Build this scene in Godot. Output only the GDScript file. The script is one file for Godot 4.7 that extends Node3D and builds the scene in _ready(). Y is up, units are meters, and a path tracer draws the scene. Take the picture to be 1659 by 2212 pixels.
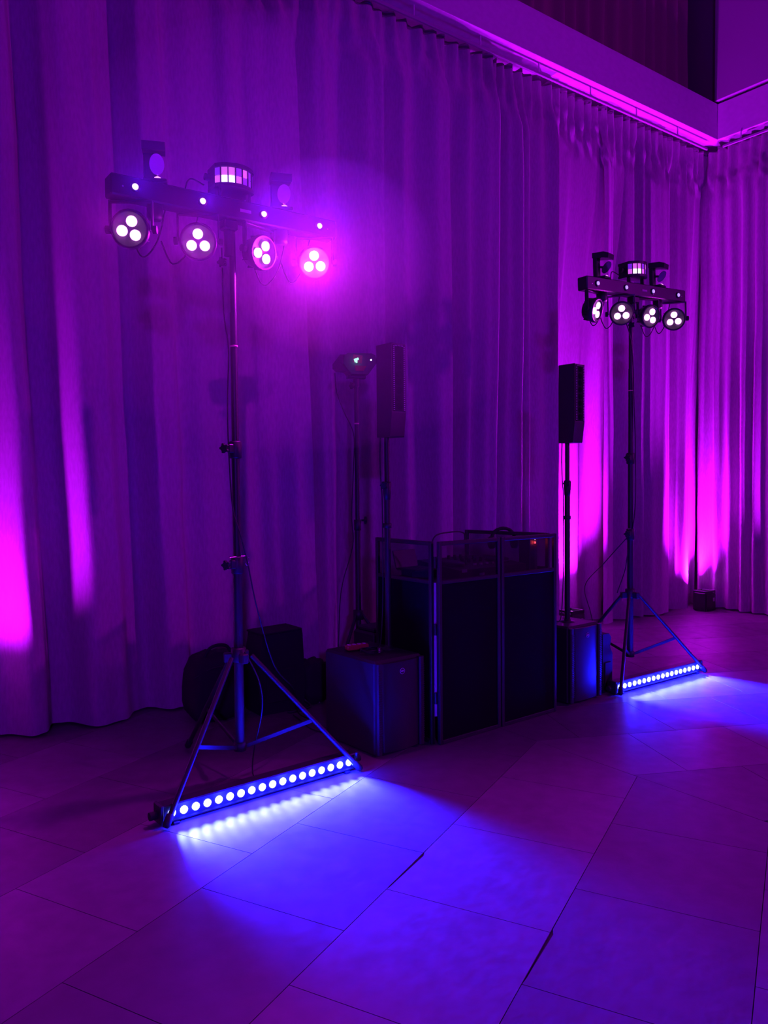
extends Node3D

const P0 := Vector3(-2.172, 0, -4.383)   # foot of the long curtain wall where it enters the view
const D := Vector3(0.7992, 0, -0.6010)   # along that wall, away from the camera
const N := Vector3(0.6010, 0, 0.7992)    # from that wall into the hall
const LINE := 7.154                      # run of the wall to the corner
const TOP := 4.985                       # curtain heading
const SOFFIT := 5.05
var M := {}
var taken := {}
var noise := FastNoiseLite.new()

# ------------------------------------------------------------------ helpers
func wp(u: float, d: float, y := 0.0) -> Vector3:
	return P0 + D * u + N * d + Vector3(0, y, 0)

func S() -> SurfaceTool:
	var st := SurfaceTool.new()
	st.begin(Mesh.PRIMITIVE_TRIANGLES)
	st.set_smooth_group(-1)
	return st

func tri(st: SurfaceTool, a: Vector3, b: Vector3, c: Vector3, n: Vector3) -> void:
	if (a - c).cross(a - b).dot(n) < 0.0:
		var k := b
		b = c
		c = k
	st.add_vertex(a)
	st.add_vertex(b)
	st.add_vertex(c)

func poly(st: SurfaceTool, p: Array, c: Vector3) -> void:
	var m := Vector3.ZERO
	for v in p:
		m += v
	m /= p.size()
	for i in range(1, p.size() - 1):
		tri(st, p[0], p[i], p[i + 1], m - c)

func box(st: SurfaceTool, at: Vector3, size: Vector3, bev := 0.003, bas := Basis()) -> void:
	var h := size * 0.5
	bev = minf(bev, minf(h.x, minf(h.y, h.z)) * 0.6)
	var g := h - Vector3.ONE * bev
	st.set_smooth_group(-1)
	var f := func(x: float, y: float, z: float) -> Vector3: return at + bas * Vector3(x, y, z)
	for s in [-1.0, 1.0]:
		poly(st, [f.call(s * h.x, -g.y, -g.z), f.call(s * h.x, g.y, -g.z), f.call(s * h.x, g.y, g.z), f.call(s * h.x, -g.y, g.z)], at)
		poly(st, [f.call(-g.x, s * h.y, -g.z), f.call(g.x, s * h.y, -g.z), f.call(g.x, s * h.y, g.z), f.call(-g.x, s * h.y, g.z)], at)
		poly(st, [f.call(-g.x, -g.y, s * h.z), f.call(g.x, -g.y, s * h.z), f.call(g.x, g.y, s * h.z), f.call(-g.x, g.y, s * h.z)], at)
	if bev <= 0.0:
		return
	for s in [-1.0, 1.0]:
		for t in [-1.0, 1.0]:
			poly(st, [f.call(s * h.x, t * g.y, -g.z), f.call(s * h.x, t * g.y, g.z), f.call(s * g.x, t * h.y, g.z), f.call(s * g.x, t * h.y, -g.z)], at)
			poly(st, [f.call(s * h.x, -g.y, t * g.z), f.call(s * h.x, g.y, t * g.z), f.call(s * g.x, g.y, t * h.z), f.call(s * g.x, -g.y, t * h.z)], at)
			poly(st, [f.call(-g.x, s * h.y, t * g.z), f.call(g.x, s * h.y, t * g.z), f.call(g.x, s * g.y, t * h.z), f.call(-g.x, s * g.y, t * h.z)], at)
			for w in [-1.0, 1.0]:
				poly(st, [f.call(s * h.x, t * g.y, w * g.z), f.call(s * g.x, t * h.y, w * g.z), f.call(s * g.x, t * g.y, w * h.z)], at)

func tube(st: SurfaceTool, p: Array, r: float, sides := 8, r_end := -1.0) -> void:
	if r_end < 0.0:
		r_end = r
	var rings := []
	var side := Vector3.ZERO
	for i in p.size():
		var t: Vector3 = (p[mini(i + 1, p.size() - 1)] - p[maxi(i - 1, 0)]).normalized()
		if side == Vector3.ZERO:
			side = t.cross(Vector3.UP if absf(t.y) < 0.9 else Vector3.RIGHT).normalized()
		side = (side - t * side.dot(t)).normalized()
		var up := side.cross(t)
		var rr := lerpf(r, r_end, float(i) / (p.size() - 1))
		var ring := []
		for k in sides:
			var a := TAU * k / sides
			ring.append(p[i] + (side * cos(a) + up * sin(a)) * rr)
		rings.append(ring)
	st.set_smooth_group(1)
	for i in p.size() - 1:
		var c: Vector3 = (p[i] + p[i + 1]) * 0.5
		for k in sides:
			var n := (k + 1) % sides
			poly(st, [rings[i][k], rings[i][n], rings[i + 1][n], rings[i + 1][k]], c)
	st.set_smooth_group(-1)
	poly(st, rings[0], p[1])
	poly(st, rings[-1], p[-2])

func cyl(st: SurfaceTool, a: Vector3, b: Vector3, r: float, sides := 16, r_end := -1.0) -> void:
	tube(st, [a, b], r, sides, r_end)

func curve(pts: Array, steps := 8) -> Array:   # Catmull-Rom through the points
	var out := []
	for i in pts.size() - 1:
		var a: Vector3 = pts[maxi(i - 1, 0)]
		var b: Vector3 = pts[i]
		var c: Vector3 = pts[i + 1]
		var e: Vector3 = pts[mini(i + 2, pts.size() - 1)]
		for k in steps:
			out.append(b.cubic_interpolate(c, a, e, float(k) / steps))
	out.append(pts[-1])
	return out

func lathe(st: SurfaceTool, at: Vector3, bas: Basis, prof: Array, sides := 24, smooth := true) -> void:   # profile (radius, height) round the local y axis
	st.set_smooth_group(1 if smooth else -1)
	for i in prof.size() - 1:
		for k in sides:
			var a := TAU * k / sides
			var b := TAU * (k + 1) / sides
			var q := []
			for e in [[prof[i], a], [prof[i], b], [prof[i + 1], b], [prof[i + 1], a]]:
				q.append(at + bas * Vector3(e[0].x * cos(e[1]), e[0].y, e[0].x * sin(e[1])))
			if prof[i].x > 1e-6:
				for v in [q[0], q[1], q[3]]:
					st.add_vertex(v)
			if prof[i + 1].x > 1e-6:
				for v in [q[1], q[2], q[3]]:
					st.add_vertex(v)
	st.set_smooth_group(-1)

func extrude(st: SurfaceTool, at: Vector3, bas: Basis, pts: PackedVector2Array, depth: float, smooth := false) -> void:   # outline in local xy, depth along local z
	var area := 0.0
	for i in pts.size():
		area += pts[i].cross(pts[(i + 1) % pts.size()])
	st.set_smooth_group(-1)
	var ix := Geometry2D.triangulate_polygon(pts)
	for s in [-0.5, 0.5]:
		for k in range(0, ix.size(), 3):
			var v := []
			for j in 3:
				v.append(at + bas * Vector3(pts[ix[k + j]].x, pts[ix[k + j]].y, s * depth))
			tri(st, v[0], v[1], v[2], bas.z * s)
	if smooth:
		st.set_smooth_group(2)
	for i in pts.size():
		var a := pts[i]
		var b := pts[(i + 1) % pts.size()]
		var n := bas * Vector3((b - a).y, -(b - a).x, 0) * signf(area)
		var q := []
		for e in [[a, -0.5], [b, -0.5], [b, 0.5], [a, 0.5]]:
			q.append(at + bas * Vector3(e[0].x, e[0].y, e[1] * depth))
		tri(st, q[0], q[1], q[2], n)
		tri(st, q[0], q[2], q[3], n)
	st.set_smooth_group(-1)

func soft(st: SurfaceTool, at: Vector3, size: Vector3, bas: Basis, e := 0.45, lump := 0.03, sd := 0.0) -> void:   # a stuffed bag: a rounded block with dents
	var grid := []
	for i in 19:
		var row := []
		var f := PI * i / 18.0 - PI / 2
		for k in 28:
			var a := TAU * k / 28.0
			var v := Vector3(sp(cos(f), e) * sp(cos(a), e), sp(sin(f), e), sp(cos(f), e) * sp(sin(a), e))
			v *= 1.0 + lump * noise.get_noise_3d(v.x * 90 + sd, v.y * 90, v.z * 90) * 3.0
			v.y = maxf(v.y, -1.0)
			row.append(at + bas * (v * size * 0.5))
		grid.append(row)
	st.set_smooth_group(1)
	for i in 18:
		for k in 28:
			var n := (k + 1) % 28
			poly(st, [grid[i][k], grid[i][n], grid[i + 1][n], grid[i + 1][k]], at)
	st.set_smooth_group(-1)

func sp(x: float, e: float) -> float:
	return signf(x) * pow(absf(x), e)

func obj(called: String, st: SurfaceTool, m: Material, parent: Node = null) -> MeshInstance3D:
	var o := MeshInstance3D.new()
	o.name = called if parent else fresh(called)
	st.generate_normals()
	o.mesh = st.commit()
	o.mesh.surface_set_material(0, m)
	(parent if parent else self).add_child(o, true)
	return o

func fresh(called: String) -> String:
	taken[called] = taken.get(called, -1) + 1
	return called if taken[called] == 0 else "%s_%03d" % [called, taken[called]]

func tag(o: Node, label: String, category: String, group := "") -> void:
	o.set_meta("label", label)
	o.set_meta("category", category)
	if group:
		o.set_meta("group", group)

func thing(called: String, label: String, category: String, at := Vector3.ZERO, turn := 0.0, group := "") -> Node3D:
	var o := Node3D.new()
	o.name = fresh(called)
	add_child(o)
	o.position = at
	o.rotation.y = turn
	tag(o, label, category, group)
	return o

func structure(called: String, st: SurfaceTool, m: Material, label := "") -> MeshInstance3D:
	var o := obj(called, st, m)
	o.name = called
	o.set_meta("kind", "structure")
	if label:
		o.set_meta("label", label)
	return o

func mat(called: String, c: Color, rough := 0.6, metal := 0.0, spec := 0.5) -> StandardMaterial3D:   # c: linear base colour
	var m := StandardMaterial3D.new()
	m.resource_name = called
	m.albedo_color = c.linear_to_srgb()
	m.roughness = rough
	m.metallic = metal
	m.metallic_specular = spec
	M[called] = m
	return m

func glow(called: String, c: Color, k: float) -> StandardMaterial3D:
	var m := mat(called, Color(0.6, 0.6, 0.6), 0.15)
	m.emission_enabled = true
	m.emission = c.linear_to_srgb()
	m.emission_energy_multiplier = k
	return m

func tex(sd: int, freq: float, lo: float, hi: float, size := 512, oct := 4, normal := false) -> NoiseTexture2D:
	var n := FastNoiseLite.new()
	n.seed = sd
	n.frequency = freq
	n.fractal_octaves = oct
	var t := NoiseTexture2D.new()
	t.width = size
	t.height = size
	t.seamless = true
	t.noise = n
	t.as_normal_map = normal
	if not normal:
		var g := Gradient.new()
		g.set_color(0, Color(lo, lo, lo))
		g.set_color(1, Color(hi, hi, hi))
		t.color_ramp = g
	return t

func spot(parent: Node, at: Vector3, dir: Vector3, c: Color, energy: float, angle: float, size := 0.02, blend := 1.0) -> void:
	var l := SpotLight3D.new()
	l.name = "beam"
	parent.add_child(l, true)
	l.position = at
	l.basis = Basis.looking_at(dir.normalized(), Vector3.UP if absf(dir.normalized().y) < 0.95 else Vector3.BACK)
	l.light_color = c.linear_to_srgb()
	l.light_energy = energy
	l.spot_angle = angle
	l.spot_angle_attenuation = blend
	l.spot_attenuation = 2.0
	l.spot_range = 40.0
	l.light_size = size
	l.shadow_enabled = true

func omni(parent: Node, at: Vector3, c: Color, energy: float, size := 0.02) -> void:
	var l := OmniLight3D.new()
	l.name = "spill"
	parent.add_child(l, true)
	l.position = at
	l.light_color = c.linear_to_srgb()
	l.light_energy = energy
	l.omni_range = 40.0
	l.omni_attenuation = 2.0
	l.light_size = size
	l.shadow_enabled = true

func yaw(deg: float) -> Basis:
	return Basis(Vector3.UP, deg_to_rad(deg))

# ------------------------------------------------------------------ colours of light (linear)
const MAGENTA := Color(0.50, 0.003, 1.0)
const PINK := Color(0.70, 0.008, 0.95)
const BLUE := Color(0.0045, 0.006, 1.0)
const UNSEEN_PURPLE := Color(0.38, 0.002, 0.60)  # for the unseen lamp at the right
const VIOLET := Color(0.17, 0.001, 0.80)  # for the unseen lamp behind the camera
const E_UP := 42.0
const E_LED := 33.0
const E_PAR := 3.0
const E_UNSEEN_WASH := 1.0

func _ready() -> void:
	noise.seed = 7
	noise.frequency = 0.02
	camera_and_air()
	materials()
	hall()
	floor_tiles()
	curtains()
	for a in [[-0.34, 0.32, "unseen uplight at curtain foot beyond the left edge, lighting the left folds"], [-3.6, 0.22, "unseen uplight further along the long curtain behind the viewer, lighting its drape"]]:  # both out of view, placed to light the long curtain from the left
		uplight(wp(a[0], a[1]), 37.0, N * -0.12 + D * 0.25, a[2], E_UP * 0.2)
	uplight(wp(4.86, 0.04), 37.0, N * -0.17 + D * 0.05, "black floor uplight in curtain gap behind the far subwoofer", E_UP)
	uplight(wp(6.98, 0.10), 37.0, N * -0.30 - D * 0.16, "black floor uplight standing in the curtained corner", E_UP)
	uplight(wp(6.95, 1.35), 37.0, D * 0.1 - N * 0.1, "unseen floor uplight beyond the right edge, lighting the right wall curtain", E_UP * 0.35)  # out of view, placed for the glow on the right wall curtain
	unseen_wash_lamps()
	stand_set(Vector3(-0.692, 0, -3.687), 39.1, 0)
	stand_set(Vector3(1.759, 0, -5.614), 36.7, 1)
	speakers()
	booth()
	laser()
	loose_things()
	haze()

func camera_and_air() -> void:
	var cam := Camera3D.new()
	cam.name = "camera"
	add_child(cam)
	cam.position = Vector3(0, 1.4, 0)
	cam.basis = Basis(Vector3.RIGHT, deg_to_rad(-2.05)) * Basis(Vector3.BACK, deg_to_rad(-0.5))
	cam.fov = rad_to_deg(2.0 * atan(1106.0 / 1700.0))
	cam.near = 0.05
	cam.far = 100.0
	cam.current = true
	var env := Environment.new()
	env.background_mode = Environment.BG_COLOR
	env.background_color = Color.BLACK
	env.tonemap_mode = Environment.TONE_MAPPER_LINEAR
	env.tonemap_exposure = 1.0
	env.sdfgi_enabled = true
	env.ssao_enabled = true
	env.ssil_enabled = true
	env.volumetric_fog_enabled = true
	env.volumetric_fog_density = 0.0
	var we := WorldEnvironment.new()
	we.name = "air"
	we.environment = env
	add_child(we)

func materials() -> void:
	var v := mat("drape", Color(0.50, 0.46, 0.44), 0.95, 0.0, 0.25)
	v.albedo_texture = tex(3, 0.05, 0.86, 1.0)
	v.uv1_triplanar = true
	v.uv1_world_triplanar = true
	v.uv1_scale = Vector3(2.2, 0.5, 2.2)
	v.rim_enabled = true
	v.rim = 0.6
	v.rim_tint = 0.5
	v.heightmap_enabled = true
	v.heightmap_texture = tex(5, 0.12, 0.0, 1.0)
	v.heightmap_scale = 0.08
	var u := mat("upper_drape", Color(0.30, 0.16, 0.17), 0.95, 0.0, 0.25)
	u.rim_enabled = true
	u.rim = 0.5
	for i in 2:
		var t := mat("tile_%d" % i, [Color(0.20, 0.185, 0.18), Color(0.145, 0.134, 0.13)][i], [0.46, 0.5][i], 0.0, 0.45)
		t.albedo_texture = tex(11 + i, 0.012, 0.9, 1.0, 1024, 6)
		t.roughness_texture = tex(21, 0.02, 0.75, 1.0, 512, 5)
		t.roughness_texture_channel = BaseMaterial3D.TEXTURE_CHANNEL_RED
		t.heightmap_enabled = true
		t.heightmap_texture = tex(23, 0.018, 0.0, 1.0, 1024, 6)
		t.heightmap_scale = 0.03
		t.uv1_triplanar = true
		t.uv1_world_triplanar = true
		t.uv1_scale = Vector3(0.7, 0.7, 0.7)
	mat("grout", Color(0.05, 0.045, 0.045), 0.9)
	var w := mat("plaster", Color(0.68, 0.66, 0.65), 0.85)
	w.albedo_texture = tex(31, 0.03, 0.93, 1.0)
	w.uv1_triplanar = true
	w.uv1_world_triplanar = true
	mat("dark_wall", Color(0.2, 0.14, 0.15), 0.8)
	mat("panel", Color(0.38, 0.35, 0.36), 0.22)
	mat("track", Color(0.35, 0.34, 0.34), 0.5)
	mat("tape", Color(0.22, 0.2, 0.2), 0.9)
	mat("black_metal", Color(0.018, 0.018, 0.02), 0.45)
	mat("black_plastic", Color(0.02, 0.02, 0.022), 0.5)
	mat("black_wood", Color(0.018, 0.018, 0.02), 0.62)
	mat("grille", Color(0.014, 0.014, 0.015), 0.75, 0.0, 0.3)
	mat("rubber", Color(0.015, 0.015, 0.016), 0.8)
	mat("cable", Color(0.018, 0.018, 0.02), 0.55)
	mat("cloth", Color(0.008, 0.008, 0.009), 0.95, 0.0, 0.2)
	mat("bag", Color(0.014, 0.014, 0.016), 0.85)
	mat("chrome", Color(0.7, 0.7, 0.72), 0.2, 1.0)
	mat("steel", Color(0.35, 0.35, 0.36), 0.35, 1.0)
	mat("mirror", Color(0.85, 0.85, 0.87), 0.04, 1.0)
	mat("white_print", Color(0.75, 0.75, 0.77), 0.5)
	mat("slot", Color(0.6, 0.6, 0.6), 0.5)
	mat("grey_strip", Color(0.33, 0.32, 0.33), 0.5)
	mat("ring", Color(0.75, 0.4, 0.35), 0.5)
	mat("red_plastic", Color(0.5, 0.03, 0.06), 0.4)
	mat("pale_plastic", Color(0.75, 0.6, 0.62), 0.4)
	mat("wing_scrim", Color(0.02, 0.018, 0.02), 0.9).transparency = BaseMaterial3D.TRANSPARENCY_ALPHA
	M.wing_scrim.albedo_color.a = 0.36
	mat("red_glass", Color(0.3, 0.02, 0.06), 0.15)
	glow("blue_led", Color(0.66, 0.75, 2.2), 1.6)
	glow("par_led", Color(1.6, 0.5, 1.8), 2.2)
	glow("par_hot", Color(1.6, 1.0, 1.6), 7.0)
	glow("strobe_led", Color(0.9, 0.55, 2.2), 2.0)
	glow("strobe_dim", Color(0.55, 0.35, 1.5), 1.0)
	glow("scan_glow", Color(1.3, 0.4, 1.1), 1.4)
	glow("derby_white", Color(1.2, 1.0, 1.4), 1.3)
	glow("derby_pink", Color(0.75, 0.12, 0.75), 0.9)
	glow("derby_violet", Color(0.22, 0.02, 0.85), 0.6)
	glow("green_led", Color(0.35, 1.0, 0.6), 1.0)
	glow("white_led", Color(1.0, 0.9, 1.1), 1.5)
	glow("red_led", Color(1.0, 0.06, 0.08), 1.3)
	glow("uplight_lens", Color(1.2, 0.5, 1.5), 2.0)
	glow("unseen_wash_lens", Color(0.6, 0.1, 0.8), 1.0)

# ------------------------------------------------------------------ the hall
func slab(st: SurfaceTool, u0: float, u1: float, d0: float, d1: float, y0: float, y1: float, bev := 0.0) -> void:
	box(st, wp((u0 + u1) / 2, (d0 + d1) / 2, (y0 + y1) / 2), Vector3(u1 - u0, y1 - y0, d1 - d0), bev, Basis(D, Vector3.UP, N))

func hall() -> void:
	var st := S()
	slab(st, -9.2, 8.0, -1.5, -1.3, 0, 8.2)
	structure("wall_far", st, M.dark_wall)
	st = S()
	slab(st, -9.2, 8.0, -0.75, -0.55, 0, SOFFIT)
	structure("wall_left", st, M.plaster)
	st = S()
	slab(st, 7.62, 7.82, -0.55, 11.0, 0, 8.2)
	structure("wall_right", st, M.plaster)
	st = S()
	slab(st, -9.2, 8.0, 11.0, 11.2, 0, 8.2)
	structure("wall_back", st, M.dark_wall)
	st = S()
	slab(st, -9.4, -9.2, -1.5, 11.2, 0, 8.2)
	structure("wall_side", st, M.dark_wall)
	st = S()
	slab(st, -9.4, 8.0, -1.5, 11.2, 8.2, 8.4)
	structure("ceiling", st, M.dark_wall)
	st = S()
	slab(st, -9.2, 7.62, -1.3, 0.13, SOFFIT, SOFFIT + 0.38, 0.004)
	structure("trim_1", st, M.plaster, "plain bulkhead band running above the long curtain")
	st = S()
	slab(st, 7.13, 7.62, 0.131, 11.0, SOFFIT, SOFFIT + 0.375, 0.004)
	structure("trim_2", st, M.plaster, "plain bulkhead band above the curtain on the right")
	st = S()
	slab(st, 7.10, 7.62, 0.11, 11.0, SOFFIT + 0.40, 8.2, 0.006)
	structure("trim_3", st, M.panel, "smooth glossy wall panel above the right bulkhead")
	st = S()
	slab(st, 7.18, 7.62, -1.3, 0.105, SOFFIT + 0.38, 8.2)
	structure("trim_4", st, M.dark_wall, "dark end wall of the upper gallery")
	# curtain tracks
	var t := thing("curtain_track", "pale metal curtain track along the top of the long curtain", "curtain track", wp(-1.0, 0.06, TOP))
	st = S()
	box(st, wp(-1.0, 0.06, TOP - 0.03) - t.position, Vector3(16.1, 0.024, 0.022), 0.003, Basis(D, Vector3.UP, N))
	obj("rail", st, M.track, t)
	for k in 22:
		st = S()
		var c := wp(-8.2 + k * 0.7, 0.06, TOP + 0.012) - t.position
		box(st, c + Vector3(0, 0.008, 0), Vector3(0.012, 0.09, 0.012), 0.003, Basis(D, Vector3.UP, N))
		obj("ceiling_bracket", st, M.plaster, t)
	t = thing("curtain_track", "pale metal curtain track above the curtain on the right wall", "curtain track", wp(7.12, 2.15, TOP))
	st = S()
	box(st, Vector3(0, -0.03, 0), Vector3(0.022, 0.024, 3.9), 0.003, Basis(D, Vector3.UP, N))
	obj("rail", st, M.track, t)
	for k in 6:
		st = S()
		box(st, N * (-1.75 + k * 0.7) + Vector3(0, 0.02, 0), Vector3(0.012, 0.09, 0.012), 0.003, Basis(D, Vector3.UP, N))
		obj("ceiling_bracket", st, M.plaster, t)

# ------------------------------------------------------------------ floor: rows of square tiles that turn a corner
func clip(p: Array, o: Vector2, n: Vector2) -> Array:
	var out := []
	for i in p.size():
		var a: Vector2 = p[i]
		var b: Vector2 = p[(i + 1) % p.size()]
		var da := (a - o).dot(n)
		var db := (b - o).dot(n)
		if da >= 0:
			out.append(a)
		if (da > 0) != (db > 0):
			out.append(a.lerp(b, da / (da - db)))
	return out

func inset(p: Array, k: float) -> Array:
	var c := Vector2.ZERO
	for v in p:
		c += v / p.size()
	for i in p.size():
		var a: Vector2 = p[i]
		var b: Vector2 = p[(i + 1) % p.size()]
		var n := Vector2(-(b - a).y, (b - a).x).normalized()
		if n.dot(c - a) < 0:
			n = -n
		p = p.duplicate()
		p = clip_keep(p, a + n * k, n, i)
	return p

func clip_keep(p: Array, o: Vector2, n: Vector2, _i: int) -> Array:
	for i in p.size():
		var d: float = (p[i] - o).dot(n)
		if d < 0:
			p[i] = p[i] - n * d
	return p

func floor_tiles() -> void:
	var st := S()
	slab(st, -9.2, 7.62, -0.55, 11.0, -0.2, -0.005)
	var fl := structure("floor", st, M.grout)
	var W := 0.577
	var L := 0.585
	var bend := Vector2(0.812, 4.223)                # (x, depth): where the second row line turns
	var along := Vector2(0.375, -0.524).normalized()
	var across := Vector2(-along.y, along.x)         # towards the far rows
	var rest := [S(), S()]
	var spare := [0, 0]
	for zone in 2:
		var ang := deg_to_rad([28.0, 79.0][zone])
		var dir := Vector2(sin(ang), cos(ang))
		var nor := Vector2(cos(ang), -sin(ang))
		var base: float = [-1.257, -3.990][zone]
		for k in range(-10, 14):
			var off := base + W * k
			var shift: float = [[0.018, 0.318], [0.393, 0.10]][zone][posmod(k, 2)]
			for j in range(-20, 24):
				var s := shift + L * j
				var p := []
				for e in [[off, s], [off + W, s], [off + W, s + L], [off, s + L]]:
					p.append(nor * e[0] + dir * e[1])
				p = clip(p, bend, -across if zone == 0 else across)
				# keep to the hall
				for e in [[wp(0, -0.5), N], [wp(0, 10.9), -N], [wp(7.6, 0), -D], [wp(-9.1, 0), D]]:
					if p.size() >= 3:
						p = clip(p, Vector2(e[0].x, -e[0].z), Vector2(e[1].x, -e[1].z))
				if p.size() < 3:
					continue
				var area := 0.0
				var c := Vector2.ZERO
				for i in p.size():
					area += p[i].cross(p[(i + 1) % p.size()]) * 0.5
					c += p[i] / p.size()
				if absf(area) < 0.002:
					continue
				p = inset(p, 0.0013)
				if zone == 0 and ((k == 0 and j == 4) or (k == 1 and j == 3)):   # worn joints with a broken edge
					p = p.duplicate()
					var e0: Vector2 = nor * off + dir * s
					p.append(e0 + dir * L * 0.52 + nor * 0.002)
					p.append(e0 + dir * L * 0.48 + nor * 0.011)
					p.append(e0 + dir * L * 0.05 + nor * 0.004)
				var pts := PackedVector2Array()
				for v in p:
					pts.append(Vector2(v.x, v.y))
				if Geometry2D.triangulate_polygon(pts).is_empty():
					continue
				var shown := c.y > 1.6 and c.y < 9.3 and absf(c.x) < c.y * 0.49 + 0.45
				var kind := posmod(k, 2)
				# outline in (x, depth) stands up as world (x, -z): lay it down
				var lay := Basis(Vector3.RIGHT, Vector3.FORWARD, Vector3.UP)
				if shown:
					st = S()
					extrude(st, Vector3(0, -0.004, 0), lay, pts, 0.008)
					obj("tile", st, M["tile_%d" % kind], fl)
				else:
					extrude(rest[kind], Vector3(0, -0.004, 0), lay, pts, 0.008)
					spare[kind] += 1
	for i in 2:
		var o := obj("tile_field", rest[i], M["tile_%d" % i], fl)
		o.set_meta("kind", "stuff")

# ------------------------------------------------------------------ curtains
func fold(kn: Array, u: float) -> float:
	if u <= kn[0][0]:
		return kn[0][1]
	for i in kn.size() - 1:
		if u <= kn[i + 1][0]:
			var t: float = (u - kn[i][0]) / (kn[i + 1][0] - kn[i][0])
			return lerpf(kn[i][1], kn[i + 1][1], 0.5 - 0.5 * cos(PI * t))
	return kn[-1][1]

func curtain(label: String, kn: Array, o: Vector3, du: Vector3, dn: Vector3, y0: float, y1: float, m: Material, lean: Callable, group: String, pleats := true, taper := 0.85) -> void:
	var u0: float = kn[0][0]
	var u1: float = kn[-1][0]
	var nu := int((u1 - u0) / 0.016) + 1
	var rows := []
	for i in 30:
		rows.append(lerpf(y0, y1 - 0.6, i / 30.0))
	for i in 25:
		rows.append(lerpf(y1 - 0.6, y1 - 0.02, i / 24.0))
	var st := SurfaceTool.new()
	st.begin(Mesh.PRIMITIVE_TRIANGLES)
	var top := []
	for j in rows.size():
		var y: float = rows[j]
		var w := smoothstep(y1 - 0.6, y1 - 0.03, y) if pleats else 0.0
		for i in nu + 1:
			var u := lerpf(u0, u1, float(i) / nu)
			var f := fold(kn, u) * (1.0 - 0.8 * w) * lerpf(1.0, taper, smoothstep(1.8, y1 - 0.3, y))
			f += 0.014 * noise.get_noise_2d(u * 160.0, y * 14.0) * (1.0 + w)
			var ph := u / 0.115 + 0.9 * noise.get_noise_2d(u * 40.0, 500.0)
			f += 0.045 * w * sin(TAU * ph) * (0.7 + 0.6 * noise.get_noise_2d(u * 60.0, 90.0))
			f += 0.013 * w * (1.0 - w) * 4.0 * sin(TAU * ph * 0.5 + y * 9.0 + 8.0 * noise.get_noise_2d(u * 90.0, y * 60.0))
			f -= 0.055 * w
			var us: float = u + lean.call(u) * (y - 1.4) + 0.02 * noise.get_noise_2d(u * 50.0, y * 25.0) * (1.0 - w)
			var hem := 0.012 * noise.get_noise_2d(u * 80.0, 33.0) * (1.0 - smoothstep(y0, y0 + 0.5, y))
			var v := o + du * us + dn * f + Vector3(0, y + hem, 0)
			st.add_vertex(v)
			if j == rows.size() - 1:
				top.append(v)
	for j in rows.size() - 1:
		for i in nu:
			var a := j * (nu + 1) + i
			var b := a + 1
			var c := a + nu + 1
			var e := c + 1
			var flip := du.cross(Vector3.UP).dot(dn) > 0
			for t in ([[a, c, b], [b, c, e]] if flip else [[a, b, c], [b, e, c]]):
				for v in t:
					st.add_index(v)
	var t := thing("curtain", label, "curtain", o + du * (u0 + u1) * 0.5 + Vector3(0, y0, 0), 0.0, group)
	st.generate_normals()
	var d := MeshInstance3D.new()
	d.name = "drape"
	d.mesh = st.commit()
	d.mesh.surface_set_material(0, m)
	d.position = -t.position
	t.add_child(d)
	if pleats:
		var h := S()
		h.set_smooth_group(1)
		var prev := []
		for i in range(0, top.size(), 2):
			var v: Vector3 = top[i] - t.position
			var up := 0.028 + 0.014 * sin(i * 0.55) + 0.02 * noise.get_noise_2d(i * 7.0, 5.0)
			var now := [v - dn * 0.003, v + Vector3(0, up, 0) - dn * 0.003, v + Vector3(0, up, 0) + dn * 0.003, v + dn * 0.003]
			if prev:
				for q in 4:
					poly(h, [prev[q], prev[(q + 1) % 4], now[(q + 1) % 4], now[q]], (prev[0] + prev[2]) * 0.5)
			prev = now
		obj("heading_tape", h, M.tape, t)

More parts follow.
